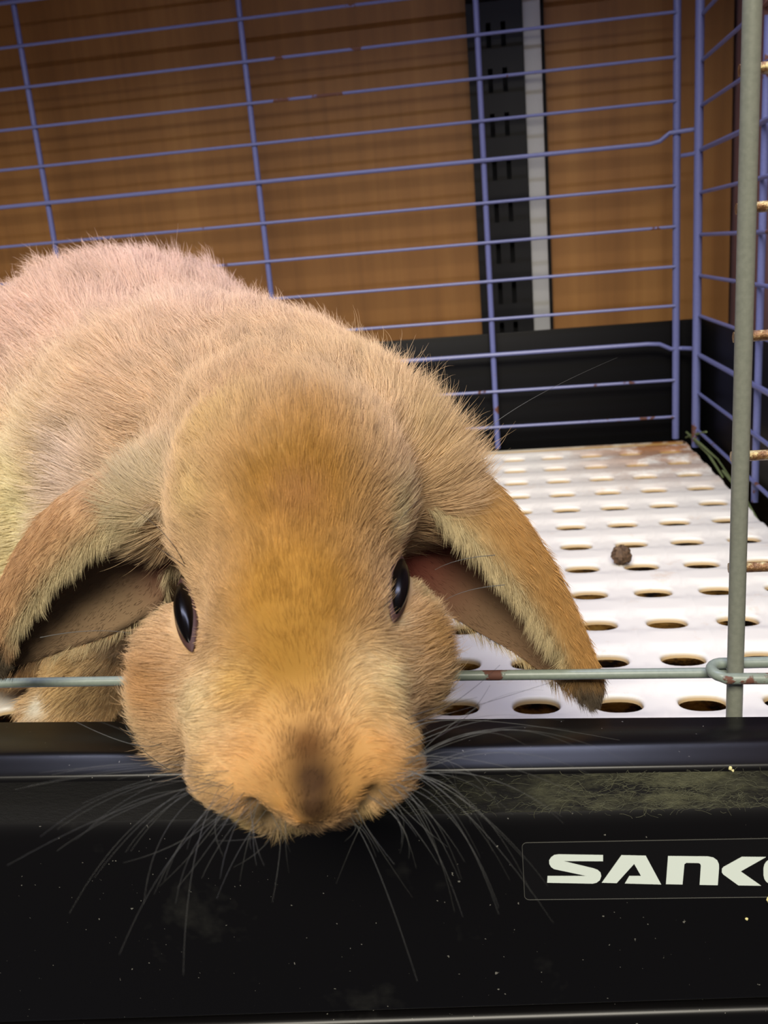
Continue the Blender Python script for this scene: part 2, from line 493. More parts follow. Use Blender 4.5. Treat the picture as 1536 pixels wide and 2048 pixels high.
# rim of the grate along its right, rear and front edges
ys = [.1895 + k * (GY1 - .1895) / 240 for k in range(241)]
v = []; f = []
for y in ys:
    z = gz(y)
    v += [(GX1, y, z), (GX1 + .0008, y, z - .0003), (GX1 + .0012, y, z - .0012), (GX1 + .0012, y, -.006)]
for k in range(240):
    for q in range(3): f.append((4 * k + q, 4 * k + q + 1, 4 * k + 5 + q, 4 * k + 4 + q))
g.add(v, f)
xa = HX0 + (i0 - .5) * HP
for y, s_ in ((GY1, 1), (.1895, -1)):
    z = gz(y)
    g.add([(xa, y, z), (GX1, y, z), (GX1 + .0012, y + s_ * .0008, z - .001), (xa, y + s_ * .0008, z - .001), (GX1 + .0012, y + s_ * .0008, -.006), (xa, y + s_ * .0008, -.006)],
          [(0, 1, 2, 3), (3, 2, 4, 5)])
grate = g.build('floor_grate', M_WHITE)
tag(grate, 'white plastic floor grate with rows of oval holes covering the cage bottom', 'floor grate')
# its feet on the tray bottom
for fx, fyy in ((.116, .625), (.116, .21), (-.47, .625), (-.47, .21)):
    g = G(); g.box(fx - .005, fx + .005, fyy - .005, fyy + .005, -.0265, -.003, .001)
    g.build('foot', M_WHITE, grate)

# dropping on the grate
g = G(); blob(g, (.0486, .3905, .0036), .0042, 20, 12)
o = g.build('rabbit_dropping', M_PELLET); tag(o, 'round brown dropping lying beside a hole of the white grate', 'dropping')
# hay strands between grate and side wall
hay = [[(.1245, .640, .004), (.1262, .600, .0035), (.1285, .565, .002), (.1290, .52, -.004)],
       [(.1250, .632, .003), (.1275, .585, .0005), (.1270, .545, -.004)],
       [(.1275, .548, -.001), (.1295, .505, -.006), (.127, .455, -.011)],
       [(.1290, .600, .012), (.1250, .628, .004), (.1235, .6365, .001)]]
hl = ['longest olive hay strand curving along the right edge of the white grate', 'second hay strand tucked beside the rear right corner of the grate',
      'hay strand sunk in the gap between grate and side wall, nearest the front post', 'short hay sprig sticking up at the rear right corner post']
for pts, l in zip(hay, hl):
    g = G(); g.tube(pts, [.0007, .0009, .0006, .0003][:len(pts)], 6)
    tag(g.build('hay_strand', M_HAY), l, 'hay', 'hay strands in the gap beside the grate')

# ------------------------------------------------------------------ wire cage
cage = empty('wire_cage', (-.15, .64, .0), 'grey enamelled wire cage with spotted rust surrounding the rabbit', 'cage')
YB = .6386; XS = .128
XL = -.505
g = G(); g.tube([(.1170, YB, .0005), (.1170, YB, .45)], .0024, 12)
rear = g.build('rear_panel', M_WIRE, cage)
def wire(pts, r, m, parent, n=8):
    g = G(); g.tube(pts, r, n); o = g.build('wire', m); o.parent = parent
    o.matrix_parent_inverse = (parent.matrix_world if parent.parent is None else (parent.parent.matrix_basis @ parent.matrix_parent_inverse @ parent.matrix_basis)).inverted()
    return o
for j in range(-6, 12):
    z = .2901 - .025 * j
    if j in (4, 9, -1, -6):
        z += .0012
        if j == 9: pts = [(XL, YB - .0026, z), (.098, YB - .0026, z), (.106, YB - .0026, z - .0006), (.1135, YB - .001, z - .0045), (.121, YB - .001, z - .0045), (.1275, YB - .008, z - .0045)]
        else: pts = [(XL, YB - .0026, z), (.100, YB - .0026, z), (.106, YB - .0026, z + .001), (.1125, YB - .001, z + .0055), (.1275, YB - .008, z + .0057)]
        wire(pts, .00135, M_WIRE, rear)
    else:
        if j >= 10: z += .0009
        wire([(XL, YB - .0022, z), (.1160, YB - .0022, z)], .00098, M_WIRE, rear)
for i in range(-1, 3):
    x = -.3048 + .1502 * i
    wire([(x, YB, .0005), (x, YB, .45)], .0019, M_WIRE, rear, 10)
wire([(XL, YB, .0005), (XL, YB, .45)], .0024, M_WIRE, rear, 10)
g = G(); g.tube([(XS - .0012, .621, -.0022), (XS - .0012, .621, .45)], .0027, 12)
side = g.build('side_panel', M_WIRE, cage)
for j in range(0, 18):
    z = .0090 + .025 * j
    r = .0015 if j in (2, 7, 12, 17) else .0011
    wire([(XS, .627, z), (XS, .200, z)], r, M_WIRE, side)
for y in (.4865, .352): wire([(XS + .0018, y, -.003), (XS + .0018, y, .45)], .0019, M_WIRE, side, 10)
# short hook joining the side panel to the rear panel
wire([(XS + .0005, .618, .1845), (XS - .004, .622, .1822), (XS - .0095, .630, .1822)], .0012, M_WIRE, side)
YF = .1951
g = G(); g.tube([(.0489, YF, .020), (.0490, YF, .10), (.0496, YF, .45)], .0018, 16)
post = g.build('front_panel', M_WIRE_FRONT, cage)
for k in range(-5, 5):
    z = .1671 - .025 * k
    g = G(); g.tube([(.0474, YF + .0016, z), (.0474 + .03, YF + .0016, z), (XS, YF + .0016, z)], .00112, 10)
    o = g.build('wire', M_RUST); o.parent = post; o.matrix_parent_inverse = Matrix.Identity(4)
    o.matrix_parent_inverse = (cage.matrix_basis @ post.matrix_parent_inverse).inverted()
    if k == 0: tag(o, 'rusted wire stub flaking to bare yellowish metal')
# hairpin clip round the post
hp = []
for t in np.linspace(0, 1, 9): hp.append((.1240 - (.1240 - .0462) * t, YF + .0035 - .0006 * t, .0432 + .0005 * t))
for k in range(1, 8):
    a = PI / 2 + PI * k / 8
    hp.append((.0462 + .0024 * math.cos(a), YF - .0002 + .0030 * math.sin(a), .0437 - .0004 * k / 8))
for t in np.linspace(0, 1, 9): hp.append((.0462 + (.1240 - .0462) * t, YF - .0034 + .001 * t, .0430 - .0022 * t))
g = G(); g.tube(hp, .00128, 12)
o = g.build('hairpin_clip', M_WIRE_LOW, cage); tag(o, 'grey wire hairpin looped round the front post with rust flecks')
g = G(); g.tube([(XL, YF + .0028, .0440), (-.12, YF + .0028, .0431), (-.0128, YF + .0026, .0423), (.0478, YF + .0036, .0410)], .00122, 12)
o = g.build('door_wire', M_WIRE_LOW, cage); tag(o, 'lower door wire with chipped paint passing beneath the rabbit head')

# ------------------------------------------------------------------ rabbit
PRIMS = [
    ('e', -1.854, 0.059, 17.9, 2.166, 2.517, 2.0, 0, 1.2, 'skull'),
    ('e', -1.502, 2.378, 16.4, 1.591, 2.592, 1.75, -3, 0.8, 'brow'),
    ('e', -3.462, 3.157, 17.5, 1.288, 1.574, 1.5, 8, 0.7, 'cheek_left'),
    ('e', -0.029, 2.6, 17.6, 1.266, 1.516, 1.5, -8, 0.6, 'cheek_right'),
    ('e', -0.488, 3.279, 16.0, 0.855, 1.003, 1.35, 0, 0.8, 'side_right'),
    ('e', -2.571, 3.431, 16.1, 0.86, 0.921, 1.35, 0, 0.8, 'side_left'),
    ('e', -1.226, 4.026, 15.2, 1.367, 1.036, 1.25, 0, 0.6, 'muzzle'),
    ('e', -2.417, 4.23, 15.4, 0.823, 0.739, 1.1, 0, 0.35, 'pad_left'),
    ('e', -0.193, 4.096, 15.4, 0.772, 0.772, 1.1, 0, 0.35, 'pad_right'),
    ('e', -1.07, 4.439, 14.65, 0.447, 0.495, 0.9, 0, 0.3, 'nose'),
    ('e', -1.552, 4.918, 16.0, 1.09, 0.541, 1.15, 0, 0.45, 'chin'),
    ('e', -5.318, -0.044, 20.2, 0.881, 0.771, 1.1, 0, 0.8, 'ear_root_left'),
    ('e', 0.903, -0.705, 20.2, 0.881, 0.881, 1.1, 0, 0.8, 'ear_root_right'),
    ('e', -1.969, -1.043, 21.5, 2.871, 2.519, 3.0, 0, 2.2, 'neck'),
    ('e', -2.168, -1.376, 25.5, 3.641, 3.266, 4.3, 20, 2.2, 'shoulder'),
    ('e', -5.868, -1.646, 30.5, 5.818, 5.07, 6.5, 0, 3.5, 'back'),
    ('e', -9.636, -1.915, 35.5, 7.449, 7.643, 7.0, 0, 2.0, 'rump'),
    ('e', -6.445, 1.56, 27, 3.385, 2.502, 3.0, 0, 1.5, 'chest'),
    ('e', -12.697, 1.849, 32, 4.011, 4.011, 5.0, 0, 1.5, 'flank'),
    ('e', -10.699, 6.386, 30.2, 0.955, 0.527, 1.9, 0, 0.5, 'paw_left'),
    ('e', -2.436, 6.386, 30.2, 1.021, 0.527, 1.9, 0, 0.5, 'paw_right'),
    ('c', -8.152, 3.424, 27.8, -10.037, 6.188, 29.8, 1.75, 1.15, 0.8, 'foreleg_left'),
    ('c', -3.152, 3.424, 27.8, -2.729, 6.107, 29.8, 1.75, 1.15, 0.8, 'foreleg_right'),
]
CUTS = [(-2.043, 4.645, 14.42, -1.384, 5.304, 15.11, 0.16), (-0.156, 4.383, 14.31, -0.844, 5.262, 15.18, 0.13), (-1.041, 4.806, 14.04, -1.13, 5.456, 15.03, 0.1)]
COATS = [  # centre, radius, colour, hair length, lift, weight
    (-8.13, -9.45, 34.06, 5.57, (220, 178, 158), 1.3, 0.6, 0.85),
    (-11.76, -5.56, 29.65, 4.2, (220, 176, 150), 1.2, 0.5, 0.85),
    (-7.06, -6.1, 27.69, 4.98, (226, 184, 156), 1.3, 0.6, 0.8),
    (-8.93, -3.09, 25.29, 3.58, (222, 178, 134), 1.1, 0.5, 0.7),
    (-10.82, 0.83, 27.27, 3.42, (236, 216, 158), 1.1, 0.45, 0.95),
    (-8.25, -0.85, 24.5, 1.47, (232, 204, 186), 0.9, 0.4, 0.6),
    (-3.06, -2.43, 18.25, 1.29, (192, 144, 98), 1.2, 0.5, 0.7),
    (-9.53, 5.17, 27.4, 2.24, (204, 164, 104), 0.5, 0.3, 0.9),
    (-10.78, 6.05, 28.41, 0.4, (226, 216, 194), 0.3, 0.2, 0.9),
    (0.36, -2.6, 20.41, 1.45, (212, 172, 122), 1.3, 0.75, 0.95),
    (0.96, -1.5, 19.16, 0.94, (208, 168, 112), 1.3, 0.6, 0.9),
    (-1.33, -1.56, 16.45, 0.81, (196, 140, 78), 1.2, 0.6, 0.7),
    (-3.23, -1.62, 17.05, 0.93, (212, 168, 104), 1.1, 0.55, 0.8),
    (-4.99, -0.67, 19.17, 0.94, (190, 164, 124), 0.8, 0.4, 0.9),
    (-5.52, 0.27, 19.17, 0.63, (176, 160, 116), 0.6, 0.4, 0.8),
    (-1.49, -0.34, 15.8, 1.46, (168, 114, 40), 0.6, 0.4, 1.0),
    (-1.44, 1.26, 14.83, 1.41, (164, 109, 36), 0.42, 0.3, 1.0),
    (-1.38, 2.44, 14.66, 1.12, (168, 114, 40), 0.4, 0.3, 0.95),
    (-1.44, -0.21, 15.73, 0.64, (156, 100, 48), 0.6, 0.4, 0.6),
    (-3.46, -0.22, 16.58, 0.54, (208, 168, 104), 0.6, 0.4, 0.8),
    (-6.17, 2.52, 24.17, 0.82, (206, 178, 124), 0.4, 0.35, 0.95),
    (-5.56, 1.36, 23.56, 0.62, (220, 202, 144), 0.4, 0.3, 0.95),
    (0.21, 0.15, 17.27, 0.52, (214, 192, 136), 0.45, 0.35, 0.95),
    (0.79, 1.21, 17.63, 0.43, (206, 172, 110), 0.4, 0.35, 0.9),
    (0.82, 1.57, 17.32, 0.38, (210, 182, 120), 0.4, 0.35, 0.9),
    (-4.14, 3.06, 16.23, 0.71, (188, 134, 80), 0.6, 0.5, 0.9),
    (-4.73, 3.84, 16.92, 0.55, (190, 158, 112), 0.6, 0.5, 0.8),
    (0.93, 2.24, 16.71, 0.55, (188, 138, 76), 0.6, 0.5, 0.9),
    (1.06, 3.46, 17.35, 0.57, (176, 150, 96), 0.6, 0.5, 0.8),
    (0.1, 2.85, 15.09, 0.7, (250, 218, 158), 0.5, 0.35, 1.0),
    (-0.22, 3.15, 14.61, 0.4, (240, 202, 136), 0.45, 0.35, 0.9),
    (0.11, 1.79, 16.08, 0.21, (232, 218, 180), 0.3, 0.3, 0.9),
    (-3.06, 3.08, 15.04, 0.57, (234, 204, 150), 0.55, 0.4, 0.95),
    (-2.88, 3.59, 14.77, 0.48, (232, 198, 142), 0.5, 0.4, 0.9),
    (-2.4, 2.79, 14.79, 0.4, (204, 156, 80), 0.6, 0.4, 0.8),
    (-1.62, 3.32, 14.31, 0.55, (188, 136, 66), 0.35, 0.3, 0.8),
    (-2.07, 4.03, 14.2, 0.77, (212, 152, 86), 0.22, 0.3, 0.9),
    (-0.26, 3.85, 14.24, 0.78, (210, 148, 78), 0.22, 0.3, 0.9),
    (-1.12, 4.06, 13.9, 0.83, (200, 136, 64), 0.16, 0.3, 0.8),
    (-2.82, 4.07, 14.47, 0.39, (214, 166, 104), 0.4, 0.45, 0.9),
    (0.51, 3.9, 15.02, 0.45, (210, 160, 96), 0.4, 0.4, 0.9),
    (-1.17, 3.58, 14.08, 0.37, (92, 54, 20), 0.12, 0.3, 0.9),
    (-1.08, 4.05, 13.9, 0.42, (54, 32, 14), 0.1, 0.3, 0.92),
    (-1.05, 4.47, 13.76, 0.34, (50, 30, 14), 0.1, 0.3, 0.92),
    (-1.6, 4.51, 14.13, 0.2, (220, 150, 72), 0.1, 0.3, 0.9),
    (-0.53, 4.37, 14.17, 0.2, (218, 152, 76), 0.1, 0.3, 0.9),
    (-1.25, 4.75, 14.02, 0.14, (216, 146, 70), 0.1, 0.3, 0.8),
    (-2.38, 5.08, 15.14, 0.41, (176, 146, 86), 0.15, 0.3, 0.9),
    (-1.47, 5.34, 15.12, 0.41, (178, 150, 96), 0.12, 0.3, 0.9),
    (-0.27, 4.87, 14.87, 0.32, (176, 144, 88), 0.15, 0.3, 0.8),
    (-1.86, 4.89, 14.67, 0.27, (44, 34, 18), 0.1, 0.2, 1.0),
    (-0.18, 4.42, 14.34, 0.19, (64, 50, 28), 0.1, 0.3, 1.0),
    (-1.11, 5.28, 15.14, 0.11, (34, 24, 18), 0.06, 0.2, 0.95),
]
EAR_RAILS = {
    'right': {
        'S': [(0.25, -1.39, 20.60), (1.13, -1.38, 20.40), (2.44, -0.55, 20.60), (3.59, 0.87, 21.10), (4.36, 2.19, 21.60), (4.89, 3.41, 21.90), (5.18, 4.17, 22.10), (5.15, 4.59, 22.30)],
        'E1': [(-0.09, -0.69, 19.70), (0.65, -0.41, 19.20), (1.44, 0.33, 19.30), (2.35, 1.26, 19.90), (3.27, 2.27, 20.70), (4.05, 3.25, 21.40), (4.56, 4.11, 21.90), (5.03, 4.57, 22.20)],
        'E2': [(-0.37, 0.40, 20.60), (0.19, 1.08, 20.60), (0.94, 1.96, 21.00), (2.02, 2.71, 21.50), (3.05, 3.33, 22.00), (3.93, 3.96, 22.40), (4.66, 4.41, 22.40), (5.06, 4.62, 22.30)],
    },
    'left': {
        'S': [(-5.09, -0.71, 20.40), (-5.98, -0.76, 20.20), (-7.09, -0.21, 20.40), (-8.03, 0.63, 20.80), (-8.77, 1.79, 21.10), (-9.37, 2.81, 21.40), (-9.34, 3.66, 21.60)],
        'E1': [(-4.31, -0.15, 19.60), (-4.87, -0.02, 19.10), (-5.95, 0.59, 19.40), (-7.01, 1.35, 20.00), (-7.97, 2.23, 20.70), (-8.64, 3.05, 21.20), (-8.96, 3.69, 21.40)],
        'E2': [(-3.98, 0.73, 20.40), (-4.84, 1.24, 20.50), (-5.10, 2.07, 21.00), (-6.28, 2.81, 21.50), (-7.56, 3.27, 21.90), (-8.55, 3.61, 22.00), (-9.07, 3.79, 21.80)],
    },
}
WHISKER_GUIDES = [
    ((-2.46, 4.17, 14.40), (-3.71, 4.02, 13.40), (-4.86, 4.57, 12.60)),
    ((-2.50, 4.25, 14.40), (-3.44, 4.43, 13.20), (-4.18, 5.24, 12.40)),
    ((-2.32, 4.33, 14.30), (-3.01, 4.72, 13.20), (-3.53, 5.49, 12.50)),
    ((-2.17, 4.49, 14.30), (-2.54, 4.86, 13.40), (-3.06, 5.41, 12.80)),
    ((-2.69, 4.11, 14.60), (-3.88, 3.86, 14.00), (-5.54, 3.97, 13.60)),
    ((-1.93, 4.65, 14.30), (-2.17, 5.01, 13.80), (-2.40, 5.38, 13.40)),
    ((0.25, 4.00, 14.50), (1.49, 3.68, 14.20), (2.24, 4.00, 14.10)),
    ((0.25, 4.12, 14.50), (1.77, 4.09, 14.00), (3.17, 5.08, 13.80)),
    ((0.21, 4.24, 14.50), (1.22, 4.48, 13.80), (2.06, 5.59, 13.40)),
    ((0.09, 4.39, 14.50), (0.85, 4.74, 13.90), (1.42, 5.75, 13.60)),
    ((0.33, 3.91, 14.60), (1.85, 3.31, 14.60), (3.37, 3.65, 15.00)),
    ((-0.06, 4.55, 14.50), (0.48, 4.89, 14.10), (0.85, 5.42, 13.90)),
    ((-0.53, 4.72, 14.40), (-0.22, 4.96, 14.10), (0.02, 5.31, 14.00)),
    ((-1.63, 4.83, 14.40), (-1.66, 5.08, 14.00), (-1.87, 5.31, 13.80)),
]
LONE_WHISKERS = [
    ((0.18, 3.51, 15.20), (0.76, 3.28, 15.20), (1.57, 3.11, 15.40), 1),
    ((0.10, 3.55, 15.20), (0.93, 3.38, 15.20), (2.98, 2.95, 16.00), 1),
    ((0.27, 3.57, 15.20), (1.11, 3.24, 15.40), (2.05, 2.70, 16.20), 1),
    ((0.10, 3.84, 14.80), (1.08, 3.56, 15.00), (1.85, 3.02, 16.00), 1),
    ((0.43, 3.69, 15.20), (1.46, 3.54, 15.60), (4.37, 4.23, 17.00), 0),
    ((2.38, -1.88, 24.00), (3.82, -2.93, 24.00), (6.62, -4.38, 26.00), 0),
    ((2.44, 1.47, 18.50), (1.72, 1.56, 18.30), (1.21, 1.75, 18.20), 0),
    ((2.24, 0.87, 18.50), (1.52, 0.96, 18.30), (1.01, 1.15, 18.20), 0),
    ((-6.90, 2.52, 18.40), (-5.83, 2.36, 18.20), (-4.89, 2.39, 18.00), 0),
    ((-3.94, 4.10, 16.50), (-4.34, 4.06, 16.00), (-5.39, 3.65, 16.00), 0),
    ((-3.85, 4.64, 16.50), (-4.26, 4.20, 16.20), (-4.57, 3.76, 16.20), 0),
    ((-3.69, 0.98, 17.00), (-4.15, 0.33, 17.00), (-5.01, -0.23, 17.40), 1),
    ((-3.50, 1.17, 17.00), (-3.97, 0.80, 17.00), (-4.53, 0.58, 17.40), 1),
    ((-0.07, 0.80, 17.00), (0.30, 0.15, 17.00), (0.78, -0.32, 17.40), 1),
]

R3 = np.array([AX_R[:], AX_D[:], AX_F[:]])          # rabbit frame axes in world (rows)
ORIG = np.array(CAM_POS[:])
def to_world(p): return (np.asarray(p) / 100.0) @ R3 + ORIG      # rabbit frame in cm -> world in m
def wz(P): return (P @ R3[:, 2]) / 100.0 + ORIG[2]
def wy(P): return (P @ R3[:, 1]) / 100.0 + ORIG[1]

def smin(a, b, k):
    h = np.maximum(k - np.abs(a - b), 0) / k
    return np.minimum(a, b) - h * h * k * .25
def sdf(P):
    d = np.full(len(P), 1e3, np.float32)
    for q in PRIMS:
        if q[0] == 'e':
            c = np.array(q[1:4]); r = np.array(q[4:7]); a = math.radians(q[7]); k = q[8]
            D = P - c
            X = D[:, 0] * math.cos(a) + D[:, 1] * math.sin(a); Y = -D[:, 0] * math.sin(a) + D[:, 1] * math.cos(a); Z = D[:, 2]
            k0 = np.sqrt((X / r[0]) ** 2 + (Y / r[1]) ** 2 + (Z / r[2]) ** 2)
            k1 = np.sqrt((X / r[0] ** 2) ** 2 + (Y / r[1] ** 2) ** 2 + (Z / r[2] ** 2) ** 2) + 1e-6
            e = k0 * (k0 - 1) / k1
        else:
            a = np.array(q[1:4]); b = np.array(q[4:7]); ra, rb, k = q[7:10]
            ab = b - a; t = np.clip(((P - a) @ ab) / (ab @ ab), 0, 1)
            e = np.linalg.norm(P - a - t[:, None] * ab, axis=1) - (ra + (rb - ra) * t)
        d = smin(d, e, k)
    for q in CUTS:
        a = np.array(q[0:3]); b = np.array(q[3:6]); ab = b - a
        t = np.clip(((P - a) @ ab) / (ab @ ab), 0, 1)
        e = q[6] - np.linalg.norm(P - a - t[:, None] * ab, axis=1)
        d = -smin(-d, -e, .12)
    # eye sockets
    # rest on the grate and on the lower door wire
    zz = wz(P) * 100; yy = wy(P) * 100
    lim = np.where(yy < 21.0, 4.62, np.where(yy > 22.5, .12, 4.62 + (yy - 21.0) / 1.5 * (.12 - 4.62)))
    d = -smin(-d, -(lim - zz) * np.where((yy > 21.0) & (yy < 22.5), .3, 1.0), .3)
    return d

def surface_nets(lo, hi, h):
    n = np.ceil((np.array(hi) - lo) / h).astype(int) + 1
    ax = [lo[i] + h * np.arange(n[i]) for i in range(3)]
    D = np.empty(n, np.float32)
    for i in range(n[0]):
        Y, Z = np.meshgrid(ax[1], ax[2], indexing='ij')
        P = np.stack([np.full(Y.size, ax[0][i]), Y.ravel(), Z.ravel()], 1).astype(np.float32)
        D[i] = sdf(P).reshape(n[1], n[2])
    S = D < 0
    cs = [S[a:n[0] - 1 + a, b:n[1] - 1 + b, c:n[2] - 1 + c] for a in (0, 1) for b in (0, 1) for c in (0, 1)]
    cnt = sum(c.astype(np.int8) for c in cs)
    act = (cnt > 0) & (cnt < 8)
    idx = -np.ones(act.shape, np.int64); I = np.argwhere(act); idx[act] = np.arange(len(I))
    acc = np.zeros((len(I), 3)); num = np.zeros(len(I))
    cor = [(a, b, c) for a in (0, 1) for b in (0, 1) for c in (0, 1)]
    for p in range(8):
        for q in range(p + 1, 8):
            if sum(abs(cor[p][k] - cor[q][k]) for k in range(3)) != 1: continue
            A = D[tuple((I + cor[p]).T)]; B = D[tuple((I + cor[q]).T)]
            m = (A < 0) != (B < 0); t = np.where(m, A / np.where(m, A - B, 1), 0)
            pt = np.array(cor[p])[None] + t[:, None] * (np.array(cor[q]) - np.array(cor[p]))[None]
            acc += pt * m[:, None]; num += m
    V = np.array(lo) + h * (I + acc / num[:, None])
    F = []
    for axn in range(3):
        o1, o2 = [(1, 2), (2, 0), (0, 1)][axn]
        sl0 = [slice(None)] * 3; sl1 = [slice(None)] * 3
        sl0[axn] = slice(0, n[axn] - 1); sl1[axn] = slice(1, n[axn])
        ch = S[tuple(sl0)] != S[tuple(sl1)]
        E = np.argwhere(ch)
        E = E[(E[:, o1] > 0) & (E[:, o2] > 0) & (E[:, o1] < n[o1] - 1) & (E[:, o2] < n[o2] - 1)]
        ins = S[tuple(E.T)]
        def cellid(d1, d2):
            Q = E.copy(); Q[:, o1] += d1; Q[:, o2] += d2; return idx[tuple(Q.T)]
        quad = np.stack([cellid(-1, -1), cellid(0, -1), cellid(0, 0), cellid(-1, 0)], 1)
        quad[~ins] = quad[~ins][:, ::-1]
        F.append(quad)
    return V, np.concatenate(F)

LO, HI, H = (-19.0, -11.5, 12.8), (3.2, 9.5, 44.0), .125
BV, BF = surface_nets(LO, HI, H)
e_ = .05
def sdf_grad(P):
    g3 = np.stack([sdf(P + np.eye(3)[i] * e_) - sdf(P - np.eye(3)[i] * e_) for i in range(3)], 1)
    return g3 / (np.linalg.norm(g3, axis=1, keepdims=True) + 1e-9)
# project vertices on the exact surface once
BV = BV.astype(np.float64)
BN = sdf_grad(BV)
BV -= BN * np.clip(sdf(BV), -.1, .1)[:, None]

BASE = (208, 166, 118)
def alb(c):
    """albedo of a single hair: paler than the coat as seen, which deepens between hairs"""
    return np.array(lin(c)) ** .78 * .88
def coat(P):
    """colour, length, lift of the coat at points in the rabbit frame"""
    col = np.tile(alb(BASE), (len(P), 1)); ln = np.full(len(P), .9); li = np.full(len(P), .42)
    for x, y, z, r, c, l, lf, w in COATS:
        k = w * np.exp(-(((P - np.array([x, y, z])) ** 2).sum(1)) / (r * r))
        k = np.clip(k * 1.25, 0, 1)
        col = col * (1 - k[:, None]) + alb(c) * k[:, None]
        ln = ln * (1 - k) + l * k; li = li * (1 - k) + lf * k
    return col, ln, li

def hash_noise(P, s, seed):
    """smooth value noise, 3 channels in -1..1"""
    Q = P / s; i = np.floor(Q).astype(np.int64); f = Q - i; f = f * f * (3 - 2 * f)
    out = np.zeros((len(P), 3))
    for a in (0, 1):
        for b in (0, 1):
            for c in (0, 1):
                h = (i[:, 0] + a) * 73856093 ^ (i[:, 1] + b) * 19349663 ^ (i[:, 2] + c) * 83492791 ^ (seed * 2654435761)
                w = (f[:, 0] if a else 1 - f[:, 0]) * (f[:, 1] if b else 1 - f[:, 1]) * (f[:, 2] if c else 1 - f[:, 2])
                v = np.stack([((h * m_) >> 7 & 0xffff) / 32767.5 - 1 for m_ in (2246822519, 3266489917, 668265263)], 1)
                out += v * w[:, None]
    return out

# ears: leaf shaped cups lofted through three rails
def rail(pts, t):
    """Catmull-Rom through pts at parameter t in 0..1"""
    P = np.array(pts); n = len(P) - 1
    u = np.clip(t, 0, 1) * n; i = np.minimum(u.astype(int), n - 1); f = (u - i)[:, None]
    g0 = P[np.maximum(i - 1, 0)]; g1 = P[i]; g2 = P[i + 1]; g3 = P[np.minimum(i + 2, n)]
    return .5 * ((2 * g1) + (-g0 + g2) * f + (2 * g0 - 5 * g1 + 4 * g2 - g3) * f * f + (-g0 + 3 * g1 - 3 * g2 + g3) * f ** 3)
def make_ear(key):
    r = EAR_RAILS[key]; NT, NS = 46, 25
    t = np.linspace(0, 1, NT)
    S, A, B = rail(r['S'], t), rail(r['E1'], t), rail(r['E2'], t)
    wd = np.linalg.norm(S - A, axis=1, keepdims=True)
    M1 = (A + S) / 2 + np.array([0, -.06, -.16]) * wd
    M2 = (B + S) / 2 + np.array([0.04 if key == 'right' else -.04, 0, .22]) * wd
    rows = np.stack([A, M1, S, M2, B], 1)         # NT,5,3
    sec = np.stack([rail(rows[i], np.linspace(0, 1, NS)) for i in range(NT)])
    du = np.gradient(sec, axis=0); dv = np.gradient(sec, axis=1)
    N = np.cross(du, dv); N /= np.linalg.norm(N, axis=2, keepdims=True) + 1e-9
    # orient normals outward (away from the cup's inside)
    inside = (A + B)[:, None] / 2
    sgn = np.sign(((sec - inside) * N).sum(2).mean()); N *= sgn
    s = np.linspace(0, 1, NS)[None, :]; tt = t[:, None]
    th = .11 * np.clip(np.minimum(s, 1 - s) * 8, .25, 1) * np.ones_like(tt)
    out_p = sec + N * th[..., None]; in_p = sec - N * th[..., None]
    V = np.concatenate([out_p.reshape(-1, 3), in_p.reshape(-1, 3)]); n0 = NT * NS
    F = []
    for i in range(NT - 1):
        for k in range(NS - 1):
            a, b, c, d = i * NS + k, i * NS + k + 1, (i + 1) * NS + k + 1, (i + 1) * NS + k
            F.append((a, b, c, d) if sgn > 0 else (a, d, c, b))
            F.append((n0 + a, n0 + d, n0 + c, n0 + b) if sgn > 0 else (n0 + a, n0 + b, n0 + c, n0 + d))
    for i in range(NT - 1):
        for k in (0, NS - 1):
            F.append((i * NS + k, (i + 1) * NS + k, n0 + (i + 1) * NS + k, n0 + i * NS + k))
    for k in range(NS - 1):
        for i in (0, NT - 1):
            F.append((i * NS + k, i * NS + k + 1, n0 + i * NS + k + 1, n0 + i * NS + k))
    return dict(key=key, sec=sec, N=N, V=V, F=F, NT=NT, NS=NS, outp=out_p, inp=in_p, du=du, th=th)
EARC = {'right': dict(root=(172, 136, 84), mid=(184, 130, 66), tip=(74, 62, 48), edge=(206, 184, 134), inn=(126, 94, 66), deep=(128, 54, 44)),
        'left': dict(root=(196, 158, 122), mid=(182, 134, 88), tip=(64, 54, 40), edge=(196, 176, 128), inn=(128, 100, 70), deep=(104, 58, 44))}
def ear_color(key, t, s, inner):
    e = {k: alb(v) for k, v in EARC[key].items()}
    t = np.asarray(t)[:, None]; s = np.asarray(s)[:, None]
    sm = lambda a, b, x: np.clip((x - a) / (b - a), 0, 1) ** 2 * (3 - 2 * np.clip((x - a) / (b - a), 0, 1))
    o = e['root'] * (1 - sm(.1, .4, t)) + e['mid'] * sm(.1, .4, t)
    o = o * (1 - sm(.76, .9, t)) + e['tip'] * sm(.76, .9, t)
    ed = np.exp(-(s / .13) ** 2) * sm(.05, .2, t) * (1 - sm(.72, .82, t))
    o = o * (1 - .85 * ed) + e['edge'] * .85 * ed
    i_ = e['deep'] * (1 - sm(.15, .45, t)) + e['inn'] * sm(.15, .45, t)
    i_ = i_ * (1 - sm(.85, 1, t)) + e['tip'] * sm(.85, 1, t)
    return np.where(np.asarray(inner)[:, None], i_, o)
ears = [make_ear('right'), make_ear('left')]

